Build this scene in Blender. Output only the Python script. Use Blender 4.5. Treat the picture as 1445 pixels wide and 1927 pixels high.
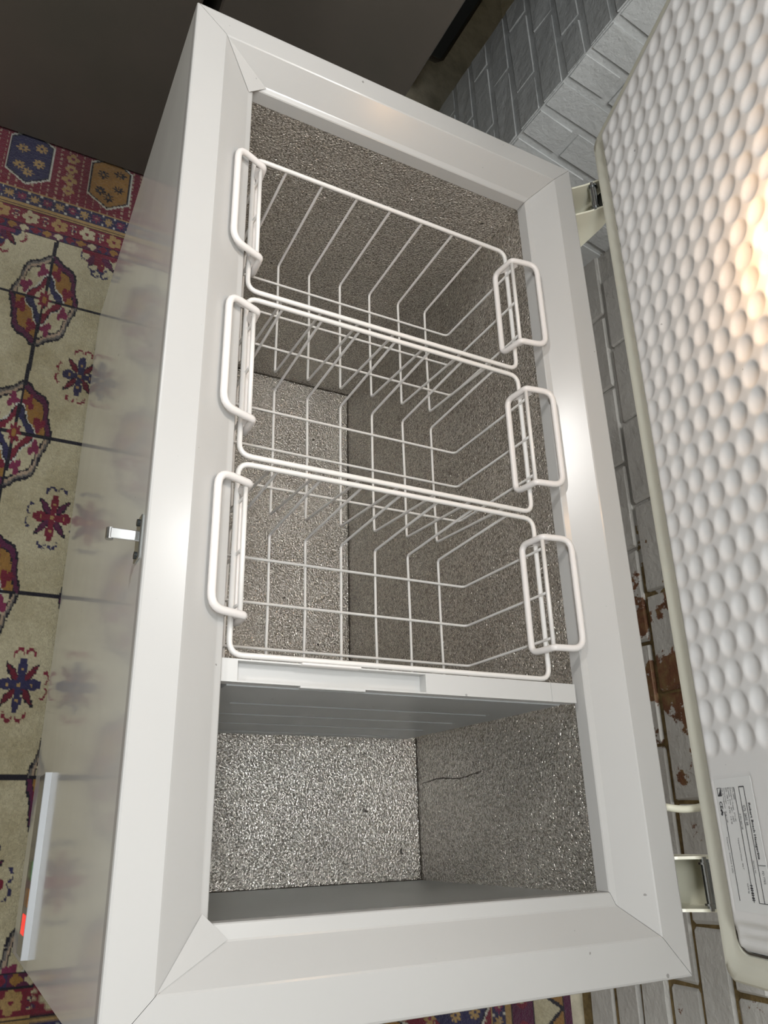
import bpy, bmesh, math, random
import numpy as np
from mathutils import Vector, Matrix
random.seed(7); np.random.seed(7)
for _o in list(bpy.data.objects): bpy.data.objects.remove(_o)
SC = bpy.context.scene
COL = SC.collection
PI = math.pi

# ------------------------------------------------------------------ camera
cam_data = bpy.data.cameras.new('camera')
cam = bpy.data.objects.new('camera', cam_data)
COL.objects.link(cam)
Rr = ((0.02535094, 0.88256144, 0.46951319), (0.92463866, 0.15782921, -0.34660249), (-0.38000089, 0.44291675, -0.81204931))
cam.matrix_world = Matrix(((Rr[0][0], -Rr[1][0], -Rr[2][0], -0.16684), (Rr[0][1], -Rr[1][1], -Rr[2][1], -0.13596),
                           (Rr[0][2], -Rr[1][2], -Rr[2][2], 1.56094), (0, 0, 0, 1)))
cam_data.sensor_fit = 'VERTICAL'; cam_data.sensor_height = 24.0; cam_data.sensor_width = 18.0
cam_data.lens = 1456.52 / 1927 * 24.0
cam_data.clip_start = 0.01
SC.camera = cam

# ------------------------------------------------------------------ light and exposure
world = bpy.data.worlds.new('world'); SC.world = world
world.use_nodes = True
wb = world.node_tree.nodes['Background']
wb.inputs['Color'].default_value = (0.80, 0.90, 1.0, 1); wb.inputs['Strength'].default_value = 0.25
vs = SC.view_settings
vs.view_transform = 'Standard'; vs.look = 'None'; vs.gamma = 1.0; vs.use_curve_mapping = False
vs.exposure = -0.52

def area_light(name, loc, target, sx, sy, power, color):
    l = bpy.data.lights.new(name, 'AREA'); l.shape = 'RECTANGLE'; l.size = sx; l.size_y = sy
    l.energy = power; l.color = color
    o = bpy.data.objects.new(name, l); COL.objects.link(o); o.location = loc
    d = Vector(target) - Vector(loc)
    o.rotation_euler = d.to_track_quat('-Z', 'Y').to_euler()
    return o
# the garage's fluorescent batten, towards the front left, and added fill from the near end and the rear
area_light('batten_light', (-1.88, -1.46, 2.30), (-0.62, 0.2, 0.6), 0.45, 0.07, 27, (1.0, 0.985, 0.96))
area_light('near_batten_light', (-0.15, -0.42, 2.34), (-0.35, 0.25, 0.4), 0.9, 0.25, 33, (0.95, 0.985, 1.0))
area_light('near_end_fill_light', (2.30, 0.10, 1.30), (-1.0, 0.75, 0.7), 2.2, 1.8, 18, (1.0, 0.97, 0.93))  # added fill aimed at the wall gap and pier; the near wall is closed
area_light('rear_fill_light', (-0.70, 0.93, 2.36), (-0.80, 1.0, 0.4), 1.3, 0.10, 42, (1.0, 0.985, 0.96))  # added overhead fill to brighten the bricks behind the lid
LIDLAMP = 1.1

# ------------------------------------------------------------------ mesh helpers
class MB:
    def __init__(s): s.v = []; s.f = []; s.m = []
    def vert(s, p): s.v.append(tuple(p)); return len(s.v) - 1
    def face(s, idx, m=0): s.f.append(tuple(idx)); s.m.append(m)
    def quad(s, a, b, c, d, m=0):
        i = [s.vert(p) for p in (a, b, c, d)]; s.face(i, m)
    def poly(s, pts, m=0): s.face([s.vert(p) for p in pts], m)
    def box(s, x0, x1, y0, y1, z0, z1, m=0, T=None):
        P = [(x, y, z) for x in (x0, x1) for y in (y0, y1) for z in (z0, z1)]
        if T: P = [T(p) for p in P]
        b = len(s.v); s.v += [tuple(p) for p in P]
        for q in ((0, 1, 3, 2), (4, 6, 7, 5), (0, 4, 5, 1), (2, 3, 7, 6), (0, 2, 6, 4), (1, 5, 7, 3)):
            s.face([b + i for i in q], m)
    def cbox(s, x0, x1, y0, y1, z0, z1, c, m=0, T=None):
        """box with chamfered edges"""
        b = len(s.v)
        P = []
        for sx in (0, 1):
            for sy in (0, 1):
                for sz in (0, 1):
                    X = (x0, x1)[sx]; Y = (y0, y1)[sy]; Z = (z0, z1)[sz]
                    dx = c if sx == 0 else -c; dy = c if sy == 0 else -c; dz = c if sz == 0 else -c
                    P += [(X, Y + dy, Z + dz), (X + dx, Y, Z + dz), (X + dx, Y + dy, Z)]
        if T: P = [T(p) for p in P]
        s.v += [tuple(p) for p in P]
        I = lambda sx, sy, sz, k: b + ((sx * 2 + sy) * 2 + sz) * 3 + k
        for sx in (0, 1):
            q = [I(sx, 0, 0, 0), I(sx, 1, 0, 0), I(sx, 1, 1, 0), I(sx, 0, 1, 0)]; s.face(q if sx else q[::-1], m)
        for sy in (0, 1):
            q = [I(0, sy, 0, 1), I(1, sy, 0, 1), I(1, sy, 1, 1), I(0, sy, 1, 1)]; s.face(q if not sy else q[::-1], m)
        for sz in (0, 1):
            q = [I(0, 0, sz, 2), I(1, 0, sz, 2), I(1, 1, sz, 2), I(0, 1, sz, 2)]; s.face(q if sz else q[::-1], m)
        for a in (0, 1):
            for c2 in (0, 1):
                s.face([I(0, a, c2, 1), I(1, a, c2, 1), I(1, a, c2, 2), I(0, a, c2, 2)], m)
                s.face([I(a, 0, c2, 0), I(a, 1, c2, 0), I(a, 1, c2, 2), I(a, 0, c2, 2)], m)
                s.face([I(a, c2, 0, 0), I(a, c2, 1, 0), I(a, c2, 1, 1), I(a, c2, 0, 1)], m)
        for sx in (0, 1):
            for sy in (0, 1):
                for sz in (0, 1):
                    s.face([I(sx, sy, sz, 0), I(sx, sy, sz, 1), I(sx, sy, sz, 2)], m)
    def tube(s, path, r, n=8, closed=False, m=0, flat=1.0):
        P = [Vector(p) for p in path]; N = len(P); b = len(s.v)
        T = []
        for i in range(N):
            if closed: d = (P[(i + 1) % N] - P[i - 1])
            else: d = P[min(i + 1, N - 1)] - P[max(i - 1, 0)]
            T.append(d.normalized())
        up = Vector((0, 0, 1)) if abs(T[0].z) < .9 else Vector((1, 0, 0))
        u = T[0].cross(up).normalized()
        for i in range(N):
            u = (u - T[i] * u.dot(T[i])).normalized(); w = T[i].cross(u)
            for k in range(n):
                a = 2 * PI * k / n
                s.v.append(tuple(P[i] + (u * math.cos(a) + w * math.sin(a) * flat) * r))
        R = N if closed else N - 1
        for i in range(R):
            j = (i + 1) % N
            for k in range(n):
                k2 = (k + 1) % n
                s.face([b + i * n + k, b + i * n + k2, b + j * n + k2, b + j * n + k], m)
        if not closed:
            s.face([b + k for k in range(n)][::-1], m); s.face([b + (N - 1) * n + k for k in range(n)], m)
    def add(s, o, m=None):
        b = len(s.v); s.v += o.v
        for f, mm in zip(o.f, o.m): s.face([b + i for i in f], mm if m is None else m)
    def mesh(s, name, mats, smooth=False):
        me = bpy.data.meshes.new(name); me.from_pydata(s.v, [], s.f)
        bm = bmesh.new(); bm.from_mesh(me)
        bmesh.ops.remove_doubles(bm, verts=bm.verts, dist=1e-6)
        bmesh.ops.recalc_face_normals(bm, faces=bm.faces) if smooth != 'keep' else None
        bm.to_mesh(me); bm.free()
        if not isinstance(mats, (list, tuple)): mats = [mats]
        for x in mats: me.materials.append(x)
        if len(mats) > 1 and len(me.polygons) == len(s.m):
            me.polygons.foreach_set('material_index', s.m)
        if smooth:
            for p in me.polygons: p.use_smooth = True
        return me
def link(name, me, parent=None, loc=None):
    o = bpy.data.objects.new(name, me); COL.objects.link(o)
    if parent: o.parent = parent
    if loc is not None: o.location = loc
    return o
def build(mb, name, mats, parent=None, smooth=False, loc=None):
    o = link(name, mb.mesh(name, mats, smooth), parent, loc)
    if smooth is True:
        md = o.modifiers.new('sharp', 'EDGE_SPLIT'); md.split_angle = math.radians(40)
    return o
def empty(name, loc=(0, 0, 0)):
    o = bpy.data.objects.new(name, None); COL.objects.link(o); o.location = loc; o.empty_display_size = .05
    return o
def tag(o, label=None, cat=None, group=None, kind=None):
    if label: o['label'] = label
    if cat: o['category'] = cat
    if group: o['group'] = group
    if kind: o['kind'] = kind
    return o
def rounded(pts, r, closed=False, n=5):
    P = [Vector(p) for p in pts]; out = []; N = len(P)
    rng = range(N)
    for i in rng:
        if not closed and i in (0, N - 1): out.append(P[i]); continue
        a, b, c = P[i - 1], P[i], P[(i + 1) % N]
        d1 = (a - b); d2 = (c - b); rr = min(r, d1.length * .49, d2.length * .49)
        p1 = b + d1.normalized() * rr; p2 = b + d2.normalized() * rr
        for k in range(n + 1):
            t = k / n
            out.append(p1 * (1 - t) ** 2 + b * 2 * t * (1 - t) + p2 * t * t)
    return out

# ------------------------------------------------------------------ materials
def mat(name, col=(.8, .8, .8), rough=.5, metal=0.0, spec=.5):
    m = bpy.data.materials.new(name); m.use_nodes = True
    b = m.node_tree.nodes['Principled BSDF']
    b.inputs['Base Color'].default_value = (*col, 1); b.inputs['Roughness'].default_value = rough
    b.inputs['Metallic'].default_value = metal; b.inputs['Specular IOR Level'].default_value = spec
    return m, m.node_tree, b
class NT:
    def __init__(s, nt): s.nt = nt; s.n = nt.nodes; s.l = nt.links
    def node(s, t, **k):
        x = s.n.new(t)
        for a, v in k.items():
            if a.startswith('i_'): x.inputs[a[2:].replace('_', ' ')].default_value = v
            else: setattr(x, a, v)
        return x
    def pos(s): return s.node('ShaderNodeNewGeometry').outputs['Position']
    def noise(s, scale, detail=2, rough=.5, vec=None, dist=0):
        x = s.node('ShaderNodeTexNoise'); x.inputs['Scale'].default_value = scale; x.inputs['Detail'].default_value = detail
        x.inputs['Roughness'].default_value = rough; x.inputs['Distortion'].default_value = dist
        s.l.new(vec if vec is not None else s.pos(), x.inputs['Vector']); return x.outputs['Fac']
    def ramp(s, fac, stops):
        x = s.node('ShaderNodeValToRGB'); e = x.color_ramp.elements
        while len(e) < len(stops): e.new(.5)
        for i, (p, c) in enumerate(stops):
            e[i].position = p; e[i].color = (*c, 1) if len(c) == 3 else c
        s.l.new(fac, x.inputs['Fac']); return x.outputs['Color']
    def mix(s, f, a, b, mode='MIX'):
        x = s.node('ShaderNodeMix', data_type='RGBA', blend_type=mode)
        for v, k in ((f, 0), (a, 6), (b, 7)):
            if hasattr(v, 'is_linked'): s.l.new(v, x.inputs[k])
            else: x.inputs[k].default_value = v if k == 0 else ((*v, 1) if len(v) == 3 else v)
        return x.outputs[2]
    def math(s, op, a, b=0.0, c=None):
        x = s.node('ShaderNodeMath', operation=op)
        for i, v in enumerate((a, b, c)):
            if v is None: continue
            if hasattr(v, 'is_linked'): s.l.new(v, x.inputs[i])
            else: x.inputs[i].default_value = v
        return x.outputs[0]
    def bump(s, h, dist, strength, b, normal=None):
        x = s.node('ShaderNodeBump'); x.inputs['Distance'].default_value = dist; x.inputs['Strength'].default_value = strength
        s.l.new(h, x.inputs['Height'])
        if normal: s.l.new(normal, x.inputs['Normal'])
        if b: s.l.new(x.outputs['Normal'], b.inputs['Normal'])
        return x.outputs['Normal']

def enamel(name, col, rough, dirt=.06, coat=0.0, spec=.5):
    m, nt, b = mat(name, col, rough, 0.0, spec); N = NT(nt)
    f = N.noise(3.0, 4); c = N.ramp(f, [(.3, tuple(x * (1 - dirt) for x in col)), (.7, col)])
    sp = N.noise(95, 1, .5)
    k = N.ramp(sp, [(.795, (0, 0, 0)), (.82, (1, 1, 1))])
    c2 = N.mix(N.math('MULTIPLY', k, .55), c, (.09, .08, .07))
    nt.links.new(c2, b.inputs['Base Color'])
    r = N.noise(9, 3); rr = N.math('MULTIPLY_ADD', r, .08, rough - .04); nt.links.new(rr, b.inputs['Roughness'])
    b.inputs['Coat Weight'].default_value = coat; b.inputs['Coat Roughness'].default_value = .07; b.inputs['Coat IOR'].default_value = 1.40
    return m
M = {}
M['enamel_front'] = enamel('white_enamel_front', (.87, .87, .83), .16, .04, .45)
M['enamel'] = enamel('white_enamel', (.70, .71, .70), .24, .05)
M['rim'] = enamel('white_plastic_rim', (.50, .492, .477), .215, .05, 0.0, .36)
M['rim_grey'] = enamel('grey_white_plastic', (.52, .54, .55), .35, .10)
M['lid_liner'] = enamel('lid_liner_plastic', (.74, .735, .73), .38, .03)
M['gasket'] = enamel('yellowed_gasket', (.68, .67, .57), .35, .18)
M['basket'], _, _ = mat('white_coated_wire', (.74, .715, .685), .30)
M['handle'], _, _ = mat('white_handle_plastic', (.76, .725, .70), .32)
M['cream'], _, _ = mat('cream_painted_steel', (.78, .76, .62), .3)
M['steel'], _, _ = mat('bright_steel', (.55, .57, .58), .22, 1.0)
M['darkmetal'], _, _ = mat('dark_metal', (.05, .055, .055), .35, .6)
M['black'], _, _ = mat('black', (.012, .012, .012), .6)
M['ink'], _, _ = mat('black_ink', (.03, .03, .035), .5)
M['label'], _, _ = mat('silver_white_label', (.72, .725, .72), .35, 0.0)
M['rust'], _, _ = mat('brown_rust', (.16, .07, .03), .85)
M['seam'], nt_, b_ = mat('dirty_sealant', (.05, .04, .03), .8)

def embossed(name, col, rough, bumpd):
    m, nt, b = mat(name, col, rough, 1.0); N = NT(nt)
    v = N.pos()
    n1 = N.noise(330, 1.0, .4, v, .5)
    n2 = N.noise(700, 0.0, .4, v)
    h = N.math('ADD', N.math('MULTIPLY', n1, 1.0), N.math('MULTIPLY', n2, .25))
    dents = N.noise(26, 1, .5, v)
    nrm = N.bump(h, bumpd, 1.0, None)
    N.bump(dents, .004, .35, b, nrm)
    f = N.noise(5, 4, .6); c = N.ramp(f, [(.3, tuple(x * .84 for x in col)), (.7, col)])
    sp = N.noise(75, 1, .5, v)
    k = N.ramp(sp, [(.79, (0, 0, 0)), (.81, (1, 1, 1))])
    c = N.mix(N.math('MULTIPLY', k, .8), c, (.05, .04, .03))
    relief_shade = N.ramp(n1, [(.36, (.56, .545, .52)), (.50, (.86, .855, .85)), (.62, (1, 1, 1))])      # shading of the embossing put into the colour, darker in its hollows
    c = N.mix(1.0, c, relief_shade, 'MULTIPLY')
    nt.links.new(c, b.inputs['Base Color'])
    # frost-dulled metal: some of the surface scatters like oxide
    b.inputs['Metallic'].default_value = .97
    return m
M['alu'] = embossed('embossed_aluminium', (.95, .92, .87), .26, .0032)
M['alu_smooth'], nt_, b_ = mat('dull_aluminium', (.50, .51, .50), .40, .8)
N_ = NT(nt_); N_.bump(N_.noise(60, 4, .7), .0015, .4, b_)

M['divider'] = enamel('divider_plastic', (.56, .555, .54), .38, .08)
M['divider_dark'] = enamel('divider_panel_plastic', (.40, .41, .41), .30, .12)

# dark fridge
M['fridge'], nt_, b_ = mat('dark_grey_laminate', (.040, .037, .032), .42, .25)
N_ = NT(nt_); c_ = N_.ramp(N_.noise(2.5, 5, .6), [(.3, (.085, .078, .066)), (.75, (.115, .097, .084))])
nt_.links.new(c_, b_.inputs['Base Color'])
N_.bump(N_.noise(900, 1), .0003, .15, b_)

# concrete floor
M['concrete'], nt_, b_ = mat('concrete_floor', (.3, .28, .2), .85)
N_ = NT(nt_); c_ = N_.ramp(N_.noise(7, 8, .7), [(.3, (.30, .28, .21)), (.55, (.55, .51, .40)), (.75, (.62, .60, .52))])
nt_.links.new(c_, b_.inputs['Base Color']); N_.bump(N_.noise(30, 6, .7), .01, .5, b_)
M['plaster'], nt_, b_ = mat('crumbling_plaster', (.6, .57, .45), .9)
N_ = NT(nt_); c_ = N_.ramp(N_.noise(9, 8, .7), [(.35, (.25, .2, .12)), (.5, (.6, .55, .42)), (.7, (.75, .72, .62))])
nt_.links.new(c_, b_.inputs['Base Color']); N_.bump(N_.noise(25, 6, .7), .01, .6, b_)
M['room'], _, _ = mat('painted_room_wall', (.42, .40, .37), .9)
M['room_ceiling'], _, _ = mat('painted_ceiling', (.60, .59, .56), .9)

def brickmat(name, mortar=False, pier=False):
    m, nt, b = mat(name, (.5, .5, .48), .6); N = NT(nt)
    P = N.pos(); sx = N.node('ShaderNodeSeparateXYZ'); nt.links.new(P, sx.inputs[0])
    X, Y, Z = sx.outputs
    paintc = (.52, .515, .49) if not pier else (.45, .465, .465)
    paint = N.ramp(N.noise(6, 5, .6), [(.3, tuple(v * .90 for v in paintc)), (.7, paintc)])
    red = N.ramp(N.noise(24, 6, .7), [(.3, (.09, .05, .022)), (.48, (.16, .068, .035)), (.62, (.20, .13, .055)), (.75, (.30, .24, .16))])
    mud = N.ramp(N.noise(35, 6, .7), [(.3, (.08, .055, .02)), (.6, (.24, .17, .07)), (.8, (.36, .31, .20))])
    if not pier:
        # paint has come away low down and towards the near end
        if mortar: wear = N.math('ADD', N.math('MULTIPLY', N.math('ADD', X, .85), .75), N.math('MULTIPLY', N.math('SUBTRACT', .40, Z), .5))
        else: wear = N.math('SUBTRACT', 1.0, N.math('ADD', N.math('DIVIDE', N.math('ABSOLUTE', N.math('ADD', X, .42)), .42), N.math('MULTIPLY', N.math('ABSOLUTE', N.math('SUBTRACT', Z, .38)), 1.2)))
        clampn = N.node('ShaderNodeClamp'); nt.links.new(wear, clampn.inputs[0]); clampn.inputs[1].default_value = 0; clampn.inputs[2].default_value = 1
        wear = clampn.outputs[0]
        nz = N.noise(13, 7, .68)
        k = N.math('ADD', nz, N.math('MULTIPLY', wear, .22 if not mortar else 1.3))
        th = .66 if not mortar else .66
        mk = N.ramp(k, [(th, (0, 0, 0)), (th + .02, (1, 1, 1))])
        c = N.mix(mk, paint, mud if mortar else red)
    else:
        nz = N.noise(34, 6, .75); mk = N.ramp(nz, [(.745, (0, 0, 0)), (.76, (1, 1, 1))])
        c = N.mix(mk, paint, (.16, .04, .03))
    nt.links.new(c, b.inputs['Base Color'])
    h = N.math('ADD', N.math('MULTIPLY', N.noise(28, 6, .65), 1.0), N.math('MULTIPLY', N.noise(160, 3, .6), .15))
    N.bump(h, .008 if not mortar else .012, .55, b)
    return m
M['brick'] = brickmat('grey_painted_brick'); M['mortar'] = brickmat('dirty_mortar', True)
M['pier'] = brickmat('pale_painted_brick', False, True)

# rug: knots coloured by a colour attribute, pile relief and wear by nodes
M['rug'], nt_, b_ = mat('knotted_wool_pile', (.4, .3, .2), .95, 0, .15)
N_ = NT(nt_); at = N_.node('ShaderNodeVertexColor', layer_name='knots')
wear_ = N_.ramp(N_.noise(5, 6, .65), [(.32, (.66, .62, .52)), (.55, (1, 1, 1))])
c_ = N_.mix(1.0, at.outputs['Color'], wear_, 'MULTIPLY')
st_ = N_.ramp(N_.noise(24, 5, .7), [(.65, (0, 0, 0)), (.72, (1, 1, 1))])
c_ = N_.mix(N_.math('MULTIPLY', st_, .35), c_, (.08, .07, .04))
nt_.links.new(c_, b_.inputs['Base Color'])
hh = N_.math('ADD', N_.noise(420, 2, .6), N_.math('MULTIPLY', N_.noise(90, 3, .6), 1.2))
N_.bump(hh, .006, .8, b_)
b_.inputs['Sheen Weight'].default_value = .15

def emis(name, col, strength, base=(.1, .1, .1)):
    m, nt, b = mat(name, base, .3)
    b.inputs['Emission Color'].default_value = (*col, 1); b.inputs['Emission Strength'].default_value = strength
    return m
M['bulb'] = emis('lit_warm_bulb', (1.0, .55, .12), 9.0, (.9, .7, .3))
M['tube'] = emis('lit_tube', (.92, .97, 1.0), 4.0, (.8, .8, .8))
M['led_red'] = emis('lit_red_lamp', (1.0, .04, .03), 1.1, (.5, .02, .02))
M['led_amber'], _, _ = mat('amber_lens', (.30, .12, .02), .2)
M['led_green'], _, _ = mat('green_lens', (.06, .17, .06), .2)
M['strip'], _, _ = mat('grey_indicator_strip', (.20, .19, .18), .25)
M['ledge'] = enamel('clear_grey_ledge', (.44, .46, .48), .4, .15)

# ------------------------------------------------------------------ room shell
XF, XN = -3.6, 2.4      # far, near
YF = -2.8
def wall_y(x): return 1.18 - .025 * x
mb = MB(); mb.box(XF, XN, YF, 1.6, -.12, 0); tag(build(mb, 'floor', M['concrete']), 'bare concrete floor under and beyond the rug', kind='structure')
mb = MB(); mb.box(XF, XN, YF, 1.6, 2.5, 2.6); tag(build(mb, 'ceiling', M['room_ceiling']), kind='structure')
mb = MB(); mb.box(XF - .1, XF, YF, 1.6, 0, 2.5); tag(build(mb, 'wall_far', M['plaster']), kind='structure')
mb = MB(); mb.box(XN, XN + .1, YF, 1.6, 0, 2.5); tag(build(mb, 'wall_near', M['room']), kind='structure')
mb = MB(); mb.box(XF, XN, YF - .1, YF, 0, 2.5); tag(build(mb, 'wall_front', M['room']), kind='structure')

# brick wall behind the freezer: mortar bed mesh with brick children
mb = MB()
a0, a1 = -1.72, XN
mb.poly([(a0, wall_y(a0) + .008, 0), (a1, wall_y(a1) + .008, 0), (a1, wall_y(a1) + .008, 2.5), (a0, wall_y(a0) + .008, 2.5)])
mb.poly([(a0, 1.6, 0), (a0, 1.6, 2.5), (a1, 1.6, 2.5), (a1, 1.6, 0)])
mb.poly([(a0, wall_y(a0) + .008, 0), (a0, wall_y(a0) + .008, 2.5), (a0, 1.6, 2.5), (a0, 1.6, 0)])
mb.poly([(a1, wall_y(a1) + .008, 0), (a1, 1.6, 0), (a1, 1.6, 2.5), (a1, wall_y(a1) + .008, 2.5)])
wall = tag(build(mb, 'wall_back', M['mortar']), 'painted brick wall behind the freezer, paint flaking low down', kind='structure')
mb = MB(); mb.box(XF, -1.75, 1.30, 1.6, 0, 2.5); tag(build(mb, 'wall_back_far', M['plaster']), kind='structure')

def brick_mesh(L, D, Hh, seed, matn, c=.005):
    """rough brick: box with subdivided, jittered, chamfered edges. origin at centre of its front face"""
    rs = random.Random(seed); bm = bmesh.new()
    bmesh.ops.create_cube(bm, size=1)
    for v in bm.verts: v.co = Vector((v.co.x * L, v.co.y * D, v.co.z * Hh))
    bmesh.ops.bevel(bm, geom=list(bm.edges), offset=c, segments=1, affect='EDGES')
    for v in bm.verts: v.co += Vector((rs.uniform(-1, 1), rs.uniform(-1, 1), rs.uniform(-1, 1))) * .0018
    me = bpy.data.meshes.new('brick'); bm.to_mesh(me); bm.free(); me.materials.append(matn)
    return me
BM = [brick_mesh(.2135, .06, .069, i, M['brick']) for i in range(6)]
course = .0785
zb = .343 - 4 * course
nb = 0
for r in range(-1, 26):
    z0 = zb + r * course + .0045; zc = z0 + .0345
    if zc < .02 or zc > 2.45: continue
    off = -1.31 if (r % 2 == 0) else -1.2046          # perpend positions of alternate courses
    for k in range(-2, 9):
        x0 = off + k * .2215
        if x0 < -1.72 or x0 > .55: continue
        xc = x0 + .111
        o = link('brick', random.choice(BM), wall)
        o.location = (xc, wall_y(xc) + .03 + random.uniform(-.0015, .002), zc)
        o.rotation_euler = (0, 0, -.025 + random.uniform(-.004, .004)); nb += 1

# brick pier at the far end
pc = [(-1.70, .826), (-1.61, 1.26), (-2.10, 1.26), (-2.13, .826)]
mb = MB(); g = .0055
ci = [(-1.70 - g, .826 + g), (-1.61 - g, 1.27), (-2.12 + g, 1.27), (-2.13 + g, .826 + g)]
n4 = 4
for i in range(4):
    a = ci[i]; b2 = ci[(i + 1) % 4]; mb.quad((*a, 0), (*b2, 0), (*b2, 2.5), (*a, 2.5))
pier = tag(build(mb, 'wall_pier', M['pier']), 'painted brick pier standing out from the wall beyond the freezer', kind='structure')
def lerp2(u, v):
    """u along front 0(corner)->1, v depth"""
    fx = -1.70 - .43 * u; fy = .826
    bx = -1.61 - .47 * u; by = 1.26
    return fx + (bx - fx) * v, fy + (by - fy) * v
def brick_prism(u0, u1, v0, v1, z0, z1, seed):
    rs = random.Random(seed); bm = bmesh.new(); vs_ = []
    cx, cy = lerp2((u0 + u1) / 2, (v0 + v1) / 2)
    for z in (z0, z1):
        for (u, v) in ((u0, v0), (u1, v0), (u1, v1), (u0, v1)):
            x, y = lerp2(u, v); dx, dy = cx - x, cy - y; L = math.hypot(dx, dy)
            vs_.append(bm.verts.new((x - cx + dx / L * .004, y - cy + dy / L * .004, z - (z0 + z1) / 2)))
    for q in ((0, 3, 2, 1), (4, 5, 6, 7), (0, 1, 5, 4), (1, 2, 6, 5), (2, 3, 7, 6), (3, 0, 4, 7)): bm.faces.new([vs_[i] for i in q])
    bmesh.ops.bevel(bm, geom=list(bm.edges), offset=.006, segments=2, affect='EDGES')
    for v in bm.verts: v.co += Vector((rs.uniform(-1, 1), rs.uniform(-1, 1), rs.uniform(-1, 1))) * .0018
    bmesh.ops.recalc_face_normals(bm, faces=bm.faces)
    me = bpy.data.meshes.new('brick'); bm.to_mesh(me); bm.free(); me.materials.append(M['pier'])
    return me, (cx, cy, (z0 + z1) / 2)
beds = [.36 - .08 * 4, .36 - .08 * 3, .20, .28, .36, .4396, .519, .605, .685, .762, .842] + [.842 + .08 * k for k in range(1, 20)]
VA = [[0, .25, .75, 1], [0, .5, 1]]
UA = [[0, .28, .78, 1], [0, .54, 1]]
for i in range(len(beds) - 1):
    if beds[i + 1] > 2.48: break
    us = UA[i % 2]; vv = VA[i % 2]
    z0, z1 = beds[i] + .004, beds[i + 1] - .004
    for a in range(len(us) - 1):
        for b2 in range(len(vv) - 1):
            if a > 0 and b2 > 0: continue
            me, loc = brick_prism(us[a], us[a + 1], vv[b2], vv[b2 + 1], z0, z1, i * 31 + a * 7 + b2)
            link('brick', me, pier, loc)

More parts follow.
